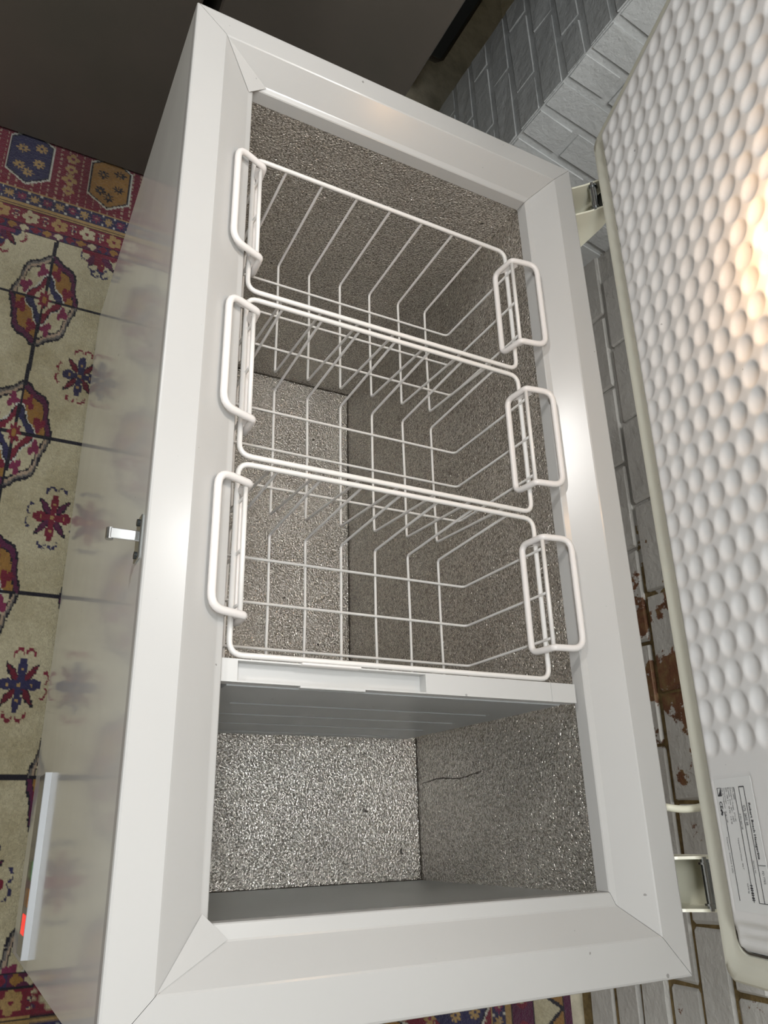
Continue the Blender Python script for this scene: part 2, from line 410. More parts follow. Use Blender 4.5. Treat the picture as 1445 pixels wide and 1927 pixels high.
# ------------------------------------------------------------------ rug
RED = (.135, .015, .030); NAVY = (.026, .024, .066); CREAM = (.38, .345, .235); GOLD = (.235, .125, .035)
PURP = (.075, .015, .045); BLK = (.012, .011, .018); TAN = (.30, .20, .085); BEI = (.30, .23, .17); ROSE = (.15, .022, .06); WHT = (.42, .42, .38); GREY = (.12, .11, .10)
def rug_color(X, Y):
    q = .0026
    kx = np.floor(X / q); ky = np.floor(Y / q)
    h1 = np.mod(np.sin(kx * 12.9898 + ky * 78.233) * 43758.5453, 1.0)
    X = (kx + .5) * q; Y = (ky + .5) * q
    C = np.empty(X.shape + (3,)); C[:] = CREAM
    jx = (h1 - .5) * .004
    def put(mask, col): C[mask] = col
    Ys = Y + .040 * (X + 1.083)                     # the weave runs slightly askew
    # lattice of guls
    px, py = .328, .208
    gx0, gy0 = -1.252, -.122
    ix = np.round((X - gx0) / px); iy = np.round((Ys - gy0) / py)
    cu = X - gx0 - ix * px; cv = Ys - gy0 - iy * py
    put(np.abs(cv) < .0042, BLK); put(np.abs(cu) < .0042, BLK)
    u = cu / .118 + jx * 3; v = cv / .066 + jx * 5
    r = np.hypot(u, v); th = np.arctan2(v, u); Rb = 1.0 + .045 * np.cos(8 * th)
    rr = r / Rb; same = (u * v) > 0; inn = rr < 1.0
    put(inn, BLK)
    put((rr < .95) & same, GREY); put((rr < .95) & ~same, PURP)
    put((rr < .90) & same, BEI)
    put((rr < .84), BLK)
    put((rr < .80) & same, CREAM); put((rr < .82) & ~same, GOLD)
    # little three-pronged red sprigs in each quarter
    for k in range(8):
        a = PI / 8 + k * PI / 4 + (.05 if k % 2 else -.05)
        su = u - .66 * np.cos(a); sv = v - .66 * np.sin(a)
        sr = np.hypot(su, sv * .9); sa = np.arctan2(sv, su)
        put(inn & (sr < .13 * (.55 + .75 * np.abs(np.cos(1.5 * (sa - a))))), ROSE if k % 4 < 2 else RED)
    Ri = .47 + .09 * np.cos(4 * th)
    put((r < Ri + .035), WHT); put(r < Ri, BLK)
    put((r < Ri - .03) & same, RED); put((r < Ri - .03) & ~same, NAVY)
    dm = np.abs(u) + np.abs(v)
    put(dm < .36 + jx * 8, CREAM)
    ax = (np.abs(cv) < .003) | (np.abs(cu) < .003)
    put(ax & (r < .98), BLK)
    put(r < .17 * (1 + .25 * np.cos(8 * th)), RED); put(r < .07, GOLD)
    # star sprigs between the guls
    sx0, sy0 = -1.083, -.022
    ix = np.round((X - sx0) / px); iy = np.round((Ys - sy0) / py)
    su = (X - sx0 - ix * px) / .070 + jx * 4; sv = (Ys - sy0 - iy * py) / .051 + jx * 6
    odd = np.mod(ix + iy, 2) == 1
    A = np.where(odd[..., None], np.array(RED), np.array(NAVY)); Bc = np.where(odd[..., None], np.array(PURP), np.array(RED) * .75)
    Hc = np.where(odd[..., None], np.array(NAVY), np.array(RED) * 1.1); Oc = np.where(odd[..., None], np.array(GOLD), np.array(ROSE) * 1.3)
    def putc(mask, arr): C[mask] = arr[mask]
    r = np.hypot(su, sv); th = np.arctan2(sv, su)
    dd = np.abs(np.abs(su) - np.abs(sv)) / 1.414; ra = (np.abs(su) + np.abs(sv)) / 1.414
    m_ = (dd < .115 * np.clip(1.25 - np.abs(ra - .40) * 2.6, 0, 1)) & (ra < .78) & (ra > .16)
    put(m_, BLK)
    m_ = (dd < .085 * np.clip(1.2 - np.abs(ra - .38) * 3.0, 0, 1)) & (ra < .7) & (ra > .16); putc(m_, Bc)
    for (p1, p2) in ((su, sv), (sv, su)):
        a1_ = np.abs(p1); w = .13 * np.where(a1_ < .30, .8, np.clip(1.35 - np.abs(a1_ - .44) * 3.0, 0, 1.25))
        putc((np.abs(p2) < w) & (a1_ < .70), A)
        put((np.abs(a1_ - .40) < .035) & (np.abs(p2) < .045), TAN)
        # hooks
        hk = (np.abs(a1_ - (.92 - .9 * (np.abs(p2) - .17) ** 2 * 6)) < .045) & (np.abs(p2) < .36) & (np.abs(p2) > .02)
        hk |= (np.abs(np.abs(p2) - .34) < .04) & (a1_ > .74) & (a1_ < .88)
        putc(hk & (h1 > .12), Hc)
    put(r < .06, TAN)
    # border bands, d grows outwards
    dfar = -1.415 - X; dnear = X - .030; dsx = np.maximum(dfar, dnear); dsy = Ys * 0 + Y - .645
    dsl = -.93 - Y
    horiz = dsx >= np.maximum(dsy, dsl)
    d = np.maximum(np.maximum(dsx, dsy), dsl)
    t = np.where(horiz, Y, X)
    # half sprig touching the border
    for cx_, cy_ in ((-1.415, -.018), (-1.415, -.232), (-1.415, .19)):
        su = (X - cx_) / .062; sv = (Y - cy_) / .045; r = np.hypot(su, sv)
        c_ = np.array(RED if cy_ == -.018 else ROSE)
        dd = np.abs(np.abs(su) - np.abs(sv)) / 1.414; ra = (np.abs(su) + np.abs(sv)) / 1.414
        put((dd < .1) & (ra < .75) & (d < 0), PURP)
        put((np.abs(sv) < .16) & (np.abs(su) < .6) & (d < 0), c_); put((np.abs(su) < .16) & (np.abs(sv) < .8) & (d < 0), c_)
        put((np.abs(su - .88 + 3 * (np.abs(sv) - .2) ** 2) < .06) & (np.abs(sv) < .45) & (h1 > .15) & (d < 0), NAVY if cy_ == -.018 else RED)
    B = d > 0
    put(B, BLK)
    b1 = (d > .003) & (d < .021); tt = np.mod(t, .072) / .072
    put(b1, PURP); dia = np.abs(np.mod(t, .024) / .024 - .5) * 2 + np.abs(d - .012) / .010
    put(b1 & (dia < .95) & (tt < .34), GOLD); put(b1 & (dia < .95) & (tt >= .34) & (tt < .67), CREAM); put(b1 & (tt >= .67), NAVY); put(b1 & (dia < .95) & (tt >= .67), RED)
    b2 = (d > .024) & (d < .063); put(b2, RED)
    tp = np.mod(t + .02, .060) - .030; fl = np.hypot(tp, (d - .043)); fa = np.arctan2(d - .043, tp)
    alt = np.mod(np.floor((t + .02) / .060), 2) == 0
    put(b2 & (fl < .017 * (.72 + .38 * np.abs(np.sin(2.5 * fa)))) & alt, TAN); put(b2 & (fl < .017 * (.72 + .38 * np.abs(np.sin(2.5 * fa)))) & ~alt, CREAM)
    put(b2 & (fl < .004), RED)
    wv = np.abs(np.abs(tp) - .029 + .004 * np.sin(d * 500)); put(b2 & (wv < .0025) & (np.abs(d - .043) < .013), CREAM); put(b2 & (wv < .0012) & (np.abs(d - .043) < .01), NAVY)
    b3 = (d > .0635) & (d < .0735); put(b3, TAN); put(b3 & (np.abs(d - .0685) < .0013), BLK)
    def rosette(d0, d1):
        b4 = (d > d0) & (d < d1); put(b4, NAVY); cm = (d0 + d1) / 2
        tq = np.mod(t + .0215, .0268) - .0134; al = np.mod(np.floor((t + .0215) / .0268), 2) == 0
        fr = np.hypot(tq, (d - cm)); fa = np.arctan2(d - cm, tq)
        pm = fr < .0118 * (.78 + .25 * np.cos(8 * fa))
        put(b4 & pm & al, TAN); put(b4 & pm & ~al, ROSE); put(b4 & (fr < .003), BEI)
        put(b4 & (np.abs(np.abs(tq) - .0134) < .002) & (np.abs(np.abs(d - cm) - .013) < .002), WHT)
        put((np.abs(d - d1) < .0016) | (np.abs(d - d0) < .001), TAN)
    rosette(.076, .114)
    b5 = (d > .116) & (d < .285); put(b5, RED)
    oc = np.mod(t + .105, .178) - .089; oi = np.mod(np.floor((t + .105) / .178), 2)
    dc = d - .2120
    sp_ = (np.mod(t, .0165) < .004) & (np.mod(d, .013) < .006) & (h1 > .25); put(b5 & sp_, BEI)
    # flowers on a stalk midway
    ob = np.abs(np.abs(oc) - .089)
    for dk, rk in ((.150, .013), (.182, .016), (.215, .013), (.248, .014)):
        fr = np.hypot(ob, d - dk); fa = np.arctan2(d - dk, ob); put(b5 & (fr < rk * (.6 + .5 * np.abs(np.cos(2 * fa)))), TAN); put(b5 & (fr < .004), ROSE)
    sh = np.maximum(np.abs(oc) / .0455, (np.abs(oc) * .55 + np.abs(dc) * .83) / .064)
    put(b5 & (sh < 1.07), WHT); put(b5 & (sh < 1.0), BLK)
    gold_oct = oi == 0
    put(b5 & (sh < .95) & gold_oct, GOLD); put(b5 & (sh < .95) & ~gold_oct, NAVY)
    for (fx_, fy_) in ((-.020, -.030), (.020, -.012), (-.018, .02), (.020, .035), (0, -.045)):
        fr = np.hypot(oc - fx_, dc - fy_); fa = np.arctan2(dc - fy_, oc - fx_)
        pm = b5 & (sh < .93) & (fr < .0135 * (.35 + .65 * np.abs(np.cos(4 * fa)))) & (fr > .003)
        put(pm & gold_oct, BLK); put(pm & ~gold_oct, TAN)
    rosette(.287, .325)
    b7 = (d > .326) & (d < .338); put(b7, TAN)
    b8 = (d > .340) & (d < .395); put(b8, PURP)
    fl = np.hypot(np.mod(t, .05) - .025, d - .367); put(b8 & (fl < .014), RED); put(b8 & (fl < .006), CREAM)
    b9 = (d > .397) & (d < .475); tri = np.abs(np.mod(t, .10) - .05) / .05
    put(b9, CREAM); put(b9 & (tri < (d - .397) / .078), GOLD); put(b9 & (np.abs(tri - (d - .397) / .078) < .09), BLK)
    b10 = (d > .477) & (d < .505); put(b10, PURP); put((d > .505), TAN)
    C *= (.88 + .24 * h1)[..., None]
    return np.clip(C, 0, 1)
def rug_grid(xs, ys):
    X, Y = np.meshgrid(xs, ys, indexing='ij')
    Z = .006 + .0015 * np.sin(X * 3.1) * np.cos(Y * 4.0)
    nx, ny = len(xs), len(ys)
    I = np.arange(nx * ny).reshape(nx, ny)
    F = np.stack([I[:-1, :-1], I[1:, :-1], I[1:, 1:], I[:-1, 1:]], -1).reshape(-1, 4)
    return np.stack([X, Y, Z], -1).reshape(-1, 3), F, rug_color(X, Y).reshape(-1, 3)
rx0, rx1, ry1 = -1.76, .46, 1.145
ga = rug_grid(np.arange(rx0, .26, .0020), np.arange(-.300, .0401, .0020))
gb = rug_grid(np.arange(rx0, rx1, .0052), np.arange(.038, ry1, .0052))
gc = rug_grid(np.arange(.02, .30, .0026), np.arange(.60, ry1, .0030))
gd = rug_grid(np.arange(rx0, rx1, .005), np.arange(-1.42, -.297, .005))
V_, F_, C_ = [], [], []; off = 0
for i, (v, f, c) in enumerate((ga, gb, gc, gd)):
    v = v.copy()
    if i == 2: v[:, 2] += .0012
    if i == 1: v[:, 2] -= .0006
    V_.append(v); F_.append(f + off); C_.append(c); off += len(v)
V_ = np.concatenate(V_); F_ = np.concatenate(F_); C_ = np.concatenate(C_)
me = bpy.data.meshes.new('rug')
me.vertices.add(len(V_)); me.vertices.foreach_set('co', V_.astype(np.float32).ravel())
me.loops.add(F_.size); me.loops.foreach_set('vertex_index', F_.astype(np.int32).ravel())
me.polygons.add(len(F_)); me.polygons.foreach_set('loop_start', np.arange(0, F_.size, 4, dtype=np.int32))
me.update(calc_edges=True)
ca = me.color_attributes.new('knots', 'FLOAT_COLOR', 'POINT')
ca.data.foreach_set('color', np.concatenate([C_, np.ones((len(C_), 1))], 1).astype(np.float32).ravel())
me.materials.append(M['rug'])
rug = tag(link('rug', me), 'worn cream oriental rug with red and navy border and medallions lying under the freezer', 'rug')

# ------------------------------------------------------------------ fridges beyond the far end
def tall_unit(name, x0, x1, y0, y1, z0, z1, label, cat, grp=None, handle=False):
    r = empty(name, ((x0 + x1) / 2, (y0 + y1) / 2, 0)); tag(r, label, cat, grp)
    L = r.location
    def T(p): return (p[0] - L.x, p[1] - L.y, p[2])
    m_ = MB(); m_.cbox(x0, x1 - .068, y0 + .004, y1 - .004, z0 + .03, z1, .003, T=T); build(m_, 'body', M['fridge'], r)
    m_ = MB(); m_.cbox(x1 - .062, x1, y0, y1, z0 + .004, z1, .004, T=T); build(m_, 'door', M['fridge'], r)
    m_ = MB(); m_.box(x1 - .069, x1 - .061, y0 + .012, y1 - .012, z0 + .04, z1 - .01, T=T); build(m_, 'door_seal', M['black'], r)
    m_ = MB(); m_.cbox(x0 + .01, x1 - .09, y0 + .03, y1 - .03, z0 + .0, z0 + .03, .003, T=T); build(m_, 'plinth', M['black'], r)
    return r
tall_unit('upright_fridge', -2.28, -1.680, -.58, .066, .008, 1.86, 'dark grey upright fridge left of the narrow gap, standing on the rug border', 'fridge')
tall_unit('upright_fridge', -2.28, -1.680, .099, .526, .008, 1.86, 'dark grey upright fridge right of the narrow gap, directly beyond the freezer end', 'fridge')
r = empty('storage_cabinet', (-2.56, .55, 0)); tag(r, 'dark metal cabinet on short pale feet behind the right upright fridge', 'cabinet')
m_ = MB(); m_.cbox(-.22, .22, -.33, .315, .17, 1.7, .02); build(m_, 'body', M['fridge'], r, smooth=True)
m_ = MB(); m_.cbox(.19, .235, -.30, .30, .20, 1.66, .012); build(m_, 'door', M['darkmetal'], r)
for sx in (-.17, .17):
    for sy in (-.27, .25):
        m_ = MB(); m_.cbox(sx - .02, sx + .02, sy - .02, sy + .02, 0, .175, .004); build(m_, 'foot', M['cream'], r)

# ------------------------------------------------------------------ chest freezer
L, W, H = 1.2382, .665, .8124
Z1, Z2, Z3 = H, H - .035, H - .047
O = (-L, 0, 0, W)                                   # x_far, x_near, y0, y1
A = (-1.1982, -.0441, .0443, .6243)
Bq = (-1.1716, -.0763, .0886, .5933)
Cq = (-1.1642, -.0910, .0964, .5866)
FR = empty('chest_freezer', (-L / 2, W / 2, 0))
tag(FR, 'white chest freezer with its lid raised and three wire baskets hanging inside', 'freezer')
FL = FR.location.copy()
def fbuild(m_, name, mats, parent=None, smooth=False, label=None):
    par = parent or FR
    if parent is None: m_.v = [(v[0] - FL.x, v[1] - FL.y, v[2] - FL.z) for v in m_.v]
    else:
        base = FL + parent.location
        m_.v = [(v[0] - base.x, v[1] - base.y, v[2] - base.z) for v in m_.v]
    o = build(m_, name, mats, par, smooth)
    if label: o['label'] = label
    return o
# outer panels
t_ = .012
m_ = MB(); m_.box(-L, 0, 0, t_, .014, H - .016); fbuild(m_, 'front_panel', M['enamel_front'])
m_ = MB(); m_.box(-L, 0, W - t_, W, .014, H - .016); fbuild(m_, 'back_panel', M['enamel'])
m_ = MB(); m_.box(-L + .0005, -L + t_, t_, W - t_, .014, H - .016); fbuild(m_, 'end_panel', M['enamel'])
m_ = MB(); m_.box(-t_, -.0005, t_, W - t_, .014, H - .016); fbuild(m_, 'end_panel', M['enamel'])
m_ = MB(); m_.cbox(-L + .02, -.02, .02, W - .02, .0105, .02, .003); fbuild(m_, 'base_plate', M['darkmetal'])
for sx in (-L + .06, -.06):
    for sy in (.06, W - .06):
        m_ = MB(); m_.tube([(sx, sy, .0085), (sx, sy, .016)], .018, 12); fbuild(m_, 'foot', M['black'])
# rim: four mitred lengths
def rect(q, z): return [(q[0], q[2], z), (q[1], q[2], z), (q[1], q[3], z), (q[0], q[3], z)]   # far-front, near-front, near-back, far-back
def inset(q, d): return (q[0] + d, q[1] - d, q[2] + d, q[3] - d)
rings = [rect(O, H - .016), rect(O, H - .003), rect(inset(O, .0009), H - .0009), rect(inset(O, .003), H),
         rect(inset(A, -.001), H), rect(inset(A, .0008), H - .0012), rect(inset(Bq, -.0008), Z2 + .0010), rect(inset(Bq, .001), Z2),
         rect(inset(Cq, -.0012), Z3 + .0095), rect(Cq, Z3 + .0080), rect(Cq, Z3 - .012), rect(inset(Cq, -.004), Z3 - .012)]
FFB = [(-1.1689, .0767, Z2), (-1.170, .1014, Z2)]; NFB = [(-.0764, .0771, Z2), (-.0753, .1015, Z2)]
sides = [('front', 0, 1), ('near', 1, 2), ('back', 2, 3), ('far', 3, 0)]
for nm, i, j in sides:
    m_ = MB()
    for k in range(len(rings) - 1):
        a, b2, c2, d2 = rings[k][i], rings[k][j], rings[k + 1][j], rings[k + 1][i]
        m_.quad(a, b2, c2, d2)
    # a hairline gap at each mitre
    cx_, cy_ = (-L / 2, W / 2)
    vs_ = []
    for v in m_.v:
        if nm in ('front', 'back'): v = (v[0] + (.0003 if v[0] < cx_ else -.0003), v[1], v[2])
        else: v = (v[0], v[1] + (.0003 if v[1] < cy_ else -.0003), v[2])
        vs_.append(v)
    m_.v = vs_
    fbuild(m_, 'rim_trim', M['rim'])
# chamfer facets in the two front corners
for cor, p1, p2, c in ((rings[5][0], (-1.150, Bq[2] + .001, Z2), (Bq[0] + .001, .115, Z2), rings[7][0]),
                       (rings[5][1], (-.100, Bq[2] + .001, Z2), (Bq[1] - .001, .115, Z2), rings[7][1])):
    m_ = MB(); up_ = .0006
    f = lambda p: (p[0], p[1], p[2] + up_)
    m_.poly([f(cor), f(p1), f(p2)]); m_.poly([f(p1), f(c), f(p2)])
    m_.poly([f(cor), f(c), f(p1)]); m_.poly([f(cor), f(p2), f(c)])
    fbuild(m_, 'corner_web', M['rim'])
# liner
zf, zs = .0576, .3265
XS = -.3170
zl = Z3 - .0115
def panel(name, pts, m=None, label=None, th=.0):
    q = MB(); q.poly(pts); return fbuild(q, name, m or M['alu'], label=label)
g_ = inset(Cq, -.003)
panel('liner_wall', [(g_[0], g_[3], zf), (g_[1], g_[3], zf), (g_[1], g_[3], zl), (g_[0], g_[3], zl)])
panel('liner_wall', [(g_[0], g_[2], zf), (g_[0], g_[2], zl), (g_[1], g_[2], zl), (g_[1], g_[2], zf)])
panel('liner_wall', [(g_[0], g_[2], zf), (g_[0], g_[3], zf), (g_[0], g_[3], zl), (g_[0], g_[2], zl)])
panel('liner_wall', [(g_[1], g_[2], zf), (g_[1], g_[2], zl), (g_[1], g_[3], zl), (g_[1], g_[3], zf)], M['alu_smooth'], 'smooth dull grey near end wall')
panel('liner_floor', [(g_[0], g_[2], zf), (XS, g_[2], zf), (XS, g_[3], zf), (g_[0], g_[3], zf)])
m_ = MB(); m_.quad((XS, g_[2], zs), (g_[1], g_[2], zs), (g_[1], g_[3], zs), (XS, g_[3], zs)); m_.quad((XS, g_[2], zf), (XS, g_[2], zs), (XS, g_[3], zs), (XS, g_[3], zf))
fbuild(m_, 'motor_step', M['alu'], label='raised embossed metal step at the near end')
# dirty seams along the liner corners
def seam(pts, r=.0011): 
    q = MB(); P = []
    for a, b2 in zip(pts[:-1], pts[1:]):
        a = Vector(a); b2 = Vector(b2); n = max(2, int((b2 - a).length / .006))
        for k in range(n): P.append(a.lerp(b2, k / n) + Vector((random.uniform(-1, 1), random.uniform(-1, 1), random.uniform(-1, 1))) * .0006)
    P.append(Vector(pts[-1])); q.tube(P, r, 5); return fbuild(q, 'sealant_seam', M['seam'])
e_ = .0006
seam([(g_[0] + e_, g_[2] + e_, zf + e_), (g_[0] + e_, g_[3] - e_, zf + e_), (XS - e_, g_[3] - e_, zf + e_)], .0014)
seam([(XS, g_[3] - e_, zs + e_), (g_[1] - e_, g_[3] - e_, zs + e_)], .0010)
seam([(g_[1] - e_, g_[3] - e_, zs + e_), (g_[1] - e_, g_[2] + e_, zs + e_)], .0008)
seam([(-.2400, g_[3] - .0004, .345), (-.245, g_[3] - .0004, .40), (-.240, g_[3] - .0004, .46), (-.247, g_[3] - .0004, .52)], .0007)

# rust creeping out of the near left mitre
a_ = Vector((A[1] - .0005, A[2] + .0005, H - .0008)); b_ = Vector((-.0775, .0795, Z2 + .0006))
for f0, f1, rr_r in ((.05, .22, .0009), (.26, .33, .0017), (.55, .62, .0007)):
    q = MB(); P = [a_.lerp(b_, f0 + (f1 - f0) * k / 8) + Vector((random.uniform(-1, 1), random.uniform(-1, 1), 0)) * .0008 for k in range(9)]
    q.tube(P, rr_r, 6); o_ = fbuild(q, 'rust_stain', M['rust'])
# control strip low on the front panel
CP = empty('control_panel'); CP.parent = FR; CP.location = Vector((-.137, 0, .20)) - FL
def cbuild(m_, name, mt, label=None):
    b0 = Vector((-.137, 0, .20)); m_.v = [tuple(Vector(v) - b0) for v in m_.v]; o = build(m_, name, mt, CP); 
    if label: o['label'] = label
    return o
m_ = MB(); P_ = [(0, .257), (-.0085, .2555), (-.0092, .2548), (-.0092, .252), (0, .252)]
xa, xb = -.259, -.014
for k in range(len(P_)):
    a, b2 = P_[k], P_[(k + 1) % len(P_)]
    m_.quad((xa, a[0], a[1]), (xb, a[0], a[1]), (xb, b2[0], b2[1]), (xa, b2[0], b2[1]))
m_.poly([(xa, *p) for p in P_]); m_.poly([(xb, *p) for p in P_][::-1])
cbuild(m_, 'ledge', M['ledge'])
m_ = MB(); m_.cbox(xa, xb, -.0078, 0, .170, .252, .001); cbuild(m_, 'indicator_strip', M['strip'])
for nm, x0, x1, mt, lb in (('indicator_lamp', -.138, -.112, M['led_green'], 'green indicator lens'), ('indicator_lamp', -.102, -.078, M['led_amber'], 'amber indicator lens'), ('indicator_lamp', -.068, -.042, M['led_red'], 'lit red indicator lens')):
    m_ = MB(); m_.cbox(x0, x1, -.0088, -.0070, .196, .238, .0006); cbuild(m_, nm, mt, lb)
for k in range(40):
    pass
# lock catch at the top of the front panel
LC = empty('lid_catch'); LC.parent = FR; LC.location = Vector((-.452, 0, .78)) - FL
def lbuild(m_, name, mt):
    b0 = Vector((-.452, 0, .78)); m_.v = [tuple(Vector(v) - b0) for v in m_.v]; return build(m_, name, mt, LC)
m_ = MB(); m_.cbox(-.475, -.427, -.0025, 0, .772, .795, .0008); lbuild(m_, 'catch_plate', M['steel'])
m_ = MB(); m_.cbox(-.458, -.447, -.030, -.001, .786, .7885, .0006); m_.tube([(-.4585, -.030, .7840), (-.4465, -.030, .7840)], .0042, 10); lbuild(m_, 'hook', M['steel'])
for xx in (-.469, -.433):
    m_ = MB(); m_.tube([(xx, -.0025, .783), (xx, -.0045, .783)], .004, 10); lbuild(m_, 'screw', M['darkmetal'])

# hinges
def hinge(x0, x1):
    c = Vector(((x0 + x1) / 2, .70, .80)); h = empty('hinge'); h.parent = FR; h.location = c - FL
    def hb(m_, name, mt, label=None, smooth=False):
        m_.v = [tuple(Vector(v) - c) for v in m_.v]; o = build(m_, name, mt, h, smooth)
        if label: o['label'] = label
        return o
    prof = [(.6665, .60), (.6665, .798), (.676, .806), (.690, .821), (.702, .838), (.716, .850), (.728, .846), (.735, .80), (.735, .68), (.715, .60)]
    for xs in (x0, x1 - .0035):
        m_ = MB(); n = len(prof)
        m_.poly([(xs, *p) for p in prof]); m_.poly([(xs + .0035, *p) for p in prof][::-1])
        for k in range(n):
            a, b2 = prof[k], prof[(k + 1) % n]; m_.quad((xs, *a), (xs, *b2), (xs + .0035, *b2), (xs + .0035, *a))
        hb(m_, 'cheek_plate', M['cream'])
    m_ = MB(); m_.box(x0 + .0035, x1 - .0035, .732, .735, .60, .80); hb(m_, 'back_plate', M['cream'])
    m_ = MB(); m_.box(x0 + .0035, x1 - .0035, .667, .690, .742, .746); m_.box(x0 + .0035, x1 - .0035, .667, .669, .60, .79); hb(m_, 'mounting_plate', M['darkmetal'])
    m_ = MB(); m_.tube([(x0 + .001, .700, .826), (x1 - .001, .700, .826)], .0060, 14)
    for xx in (x0 + .007, x1 - .009): m_.tube([(xx, .700, .826), (xx + .0025, .700, .826)], .0085, 12)
    hb(m_, 'pin', M['steel'], 'polished steel hinge pin', True)
    m_ = MB(); m_.box(x0 + .006, x1 - .006, .7225, .7255, .80, .872); hb(m_, 'lid_arm', M['darkmetal'])
hinge(-.1275, -.0660); hinge(-1.210, -1.147)

# lid
S0 = Vector((-1.251, .680, .866)); S1 = Vector((-.002, .671, .862))
es = (S1 - S0).normalized(); th_ = math.radians(71.5); et = Vector((0, -math.cos(th_), math.sin(th_))); et = (et - es * et.dot(es)).normalized(); en = es.cross(et)
LL = (S1 - S0).length; LW = .675
LID = empty('lid'); LID.parent = FR; LID.location = S0 - FL
# local frame on the lid empty
LID.matrix_local = Matrix.Translation(S0 - FL) @ Matrix((es, et, en)).transposed().to_4x4()
LID['label'] = 'raised lid, dimpled white liner facing the inside of the freezer'
def rring(s0, s1, t0, t1, r, z, n=6):
    P = []
    for (cx, cy, a0) in ((s0 + r, t0 + r, PI), (s1 - r, t0 + r, 1.5 * PI), (s1 - r, t1 - r, 0), (s0 + r, t1 - r, .5 * PI)):
        for k in range(n + 1):
            a = a0 + (PI / 2) * k / n; P.append((cx + r * math.cos(a), cy + r * math.sin(a), z))
    return P
def loft(rings_, cap0=True, cap1=True, m=0):
    q = MB(); n = len(rings_[0])
    for rg in rings_: q.v += [tuple(p) for p in rg]
    for k in range(len(rings_) - 1):
        for i in range(n):
            j = (i + 1) % n; q.face([k * n + i, k * n + j, (k + 1) * n + j, (k + 1) * n + i], m)
    if cap0: q.face(list(range(n))[::-1], m)
    if cap1: q.face([(len(rings_) - 1) * n + i for i in range(n)], m)
    return q
q = loft([rring(0, LL, 0, LW, .012, -.052), rring(0, LL, 0, LW, .012, -.010), rring(.001, LL - .001, .001, LW - .001, .012, -.004)])
build(q, 'lid_shell', M['enamel'], LID, True)
q = loft([rring(.001, LL - .001, .001, LW - .001, .014, -.004), rring(.001, LL - .001, .001, LW - .001, .014, .004), rring(.004, LL - .004, .004, LW - .004, .014, .0075), rring(.014, LL - .012, .012, LW - .012, .016, .0080),
          rring(.022, LL - .020, .020, LW - .020, .016, .0045), rring(.027, LL - .030, .031, LW - .030, .018, .0060), rring(.029, LL - .033, .0345, LW - .033, .018, .0020)], False, False)
build(q, 'gasket', M['gasket'], LID, True)['label'] = 'yellowed cream gasket strip round the lid'
q = MB(); q.tube(rring(.0290, LL - .0328, .0350, LW - .0335, .018, .0062), .0010, 5, True); build(q, 'liner_gap', M['seam'], LID)['label'] = 'thin dark gap between gasket and liner'
# dimpled liner as a height field
ds = .0026
S_ = np.arange(.029, LL - .0325, ds); T_ = np.arange(.0355, LW - .034, ds)
SS, TT = np.meshgrid(S_, T_, indexing='ij')
Hh = np.full(SS.shape, .0045)
def sstep(x): x = np.clip(x, 0, 1); return x * x * (3 - 2 * x)
edge = np.minimum(np.minimum(SS - S_[0], S_[-1] - SS), np.minimum(TT - T_[0], T_[-1] - TT))
Hh += .0035 * sstep(edge / .006)
# stepped curve at the near end
ins = np.minimum(TT - T_[0], T_[-1] - TT)
lim = 1.188 + .022 * np.exp(-ins / .006)
Hh += .0055 * sstep((lim + .000 - SS) / .004) * sstep(ins / .02) + .004 * sstep((lim + .0125 - SS) / .004) * sstep(ins / .015)
Hh -= .0
pit = .0338; rd = .0148
tb = .0575 + .0095 * SS
ki = np.round((SS - .0545) / pit); kj = np.round((TT - tb) / .0337)
okm = (ki >= 0) & (ki <= 28) & (kj >= 0) & (kj <= 16)
rr_ = np.hypot(SS - .0545 - ki * pit, TT - tb - kj * .0337) / rd
# leave the lamp bay plain
lampbay = (np.abs(SS - .56) < .085) & (np.abs(TT - .43) < .060)
Hh -= np.where(okm & (rr_ < 1) & ~lampbay, .0042 * (1 - rr_ ** 2) ** .8 , 0)
# label recess
Hh -= .0012 * sstep((SS - 1.0375) / .003) * sstep((1.177 - SS) / .003) * sstep((TT - .054) / .003) * sstep((.130 - TT) / .003)
nx, ny = SS.shape; I = np.arange(nx * ny).reshape(nx, ny)
F2 = np.stack([I[:-1, :-1], I[1:, :-1], I[1:, 1:], I[:-1, 1:]], -1).reshape(-1, 4)
me = bpy.data.meshes.new('dimpled_liner'); me.from_pydata(np.stack([SS, TT, Hh], -1).reshape(-1, 3).tolist(), [], F2.tolist())
for p in me.polygons: p.use_smooth = True
me.materials.append(M['lid_liner']); dl = link('dimpled_liner', me, LID); dl['label'] = 'white plastic lid liner pressed with rows of round dimples'
# rating plate with its printing
ZL = .0168
def text_mesh(body, size, s, t, mb_, z=ZL + .0003, sx=1.0, bold=0.0, mi=1):
    cu = bpy.data.curves.new('t', 'FONT'); cu.body = body; cu.size = size; cu.resolution_u = 2; cu.offset = bold
    ob = bpy.data.objects.new('t', cu); COL.objects.link(ob)
    me_ = bpy.data.meshes.new_from_object(ob)
    b0 = len(mb_.v)
    for v in me_.vertices: mb_.v.append((s + v.co.x * sx, t + v.co.y, z))
    for p in me_.polygons: mb_.face([b0 + i for i in p.vertices], mi)
    bpy.data.objects.remove(ob); bpy.data.curves.remove(cu); bpy.data.meshes.remove(me_)
q = MB(); q.box(1.0405, 1.174, .0575, .1270, ZL - .0012, ZL)
def ln(s0, s1, t0, t1, w=.0005): q.box(min(s0, s1) - (w / 2 if s0 == s1 else 0), max(s0, s1) + (w / 2 if s0 == s1 else 0), min(t0, t1) - (w / 2 if t0 == t1 else 0), max(t0, t1) + (w / 2 if t0 == t1 else 0), ZL, ZL + .0004, 1)
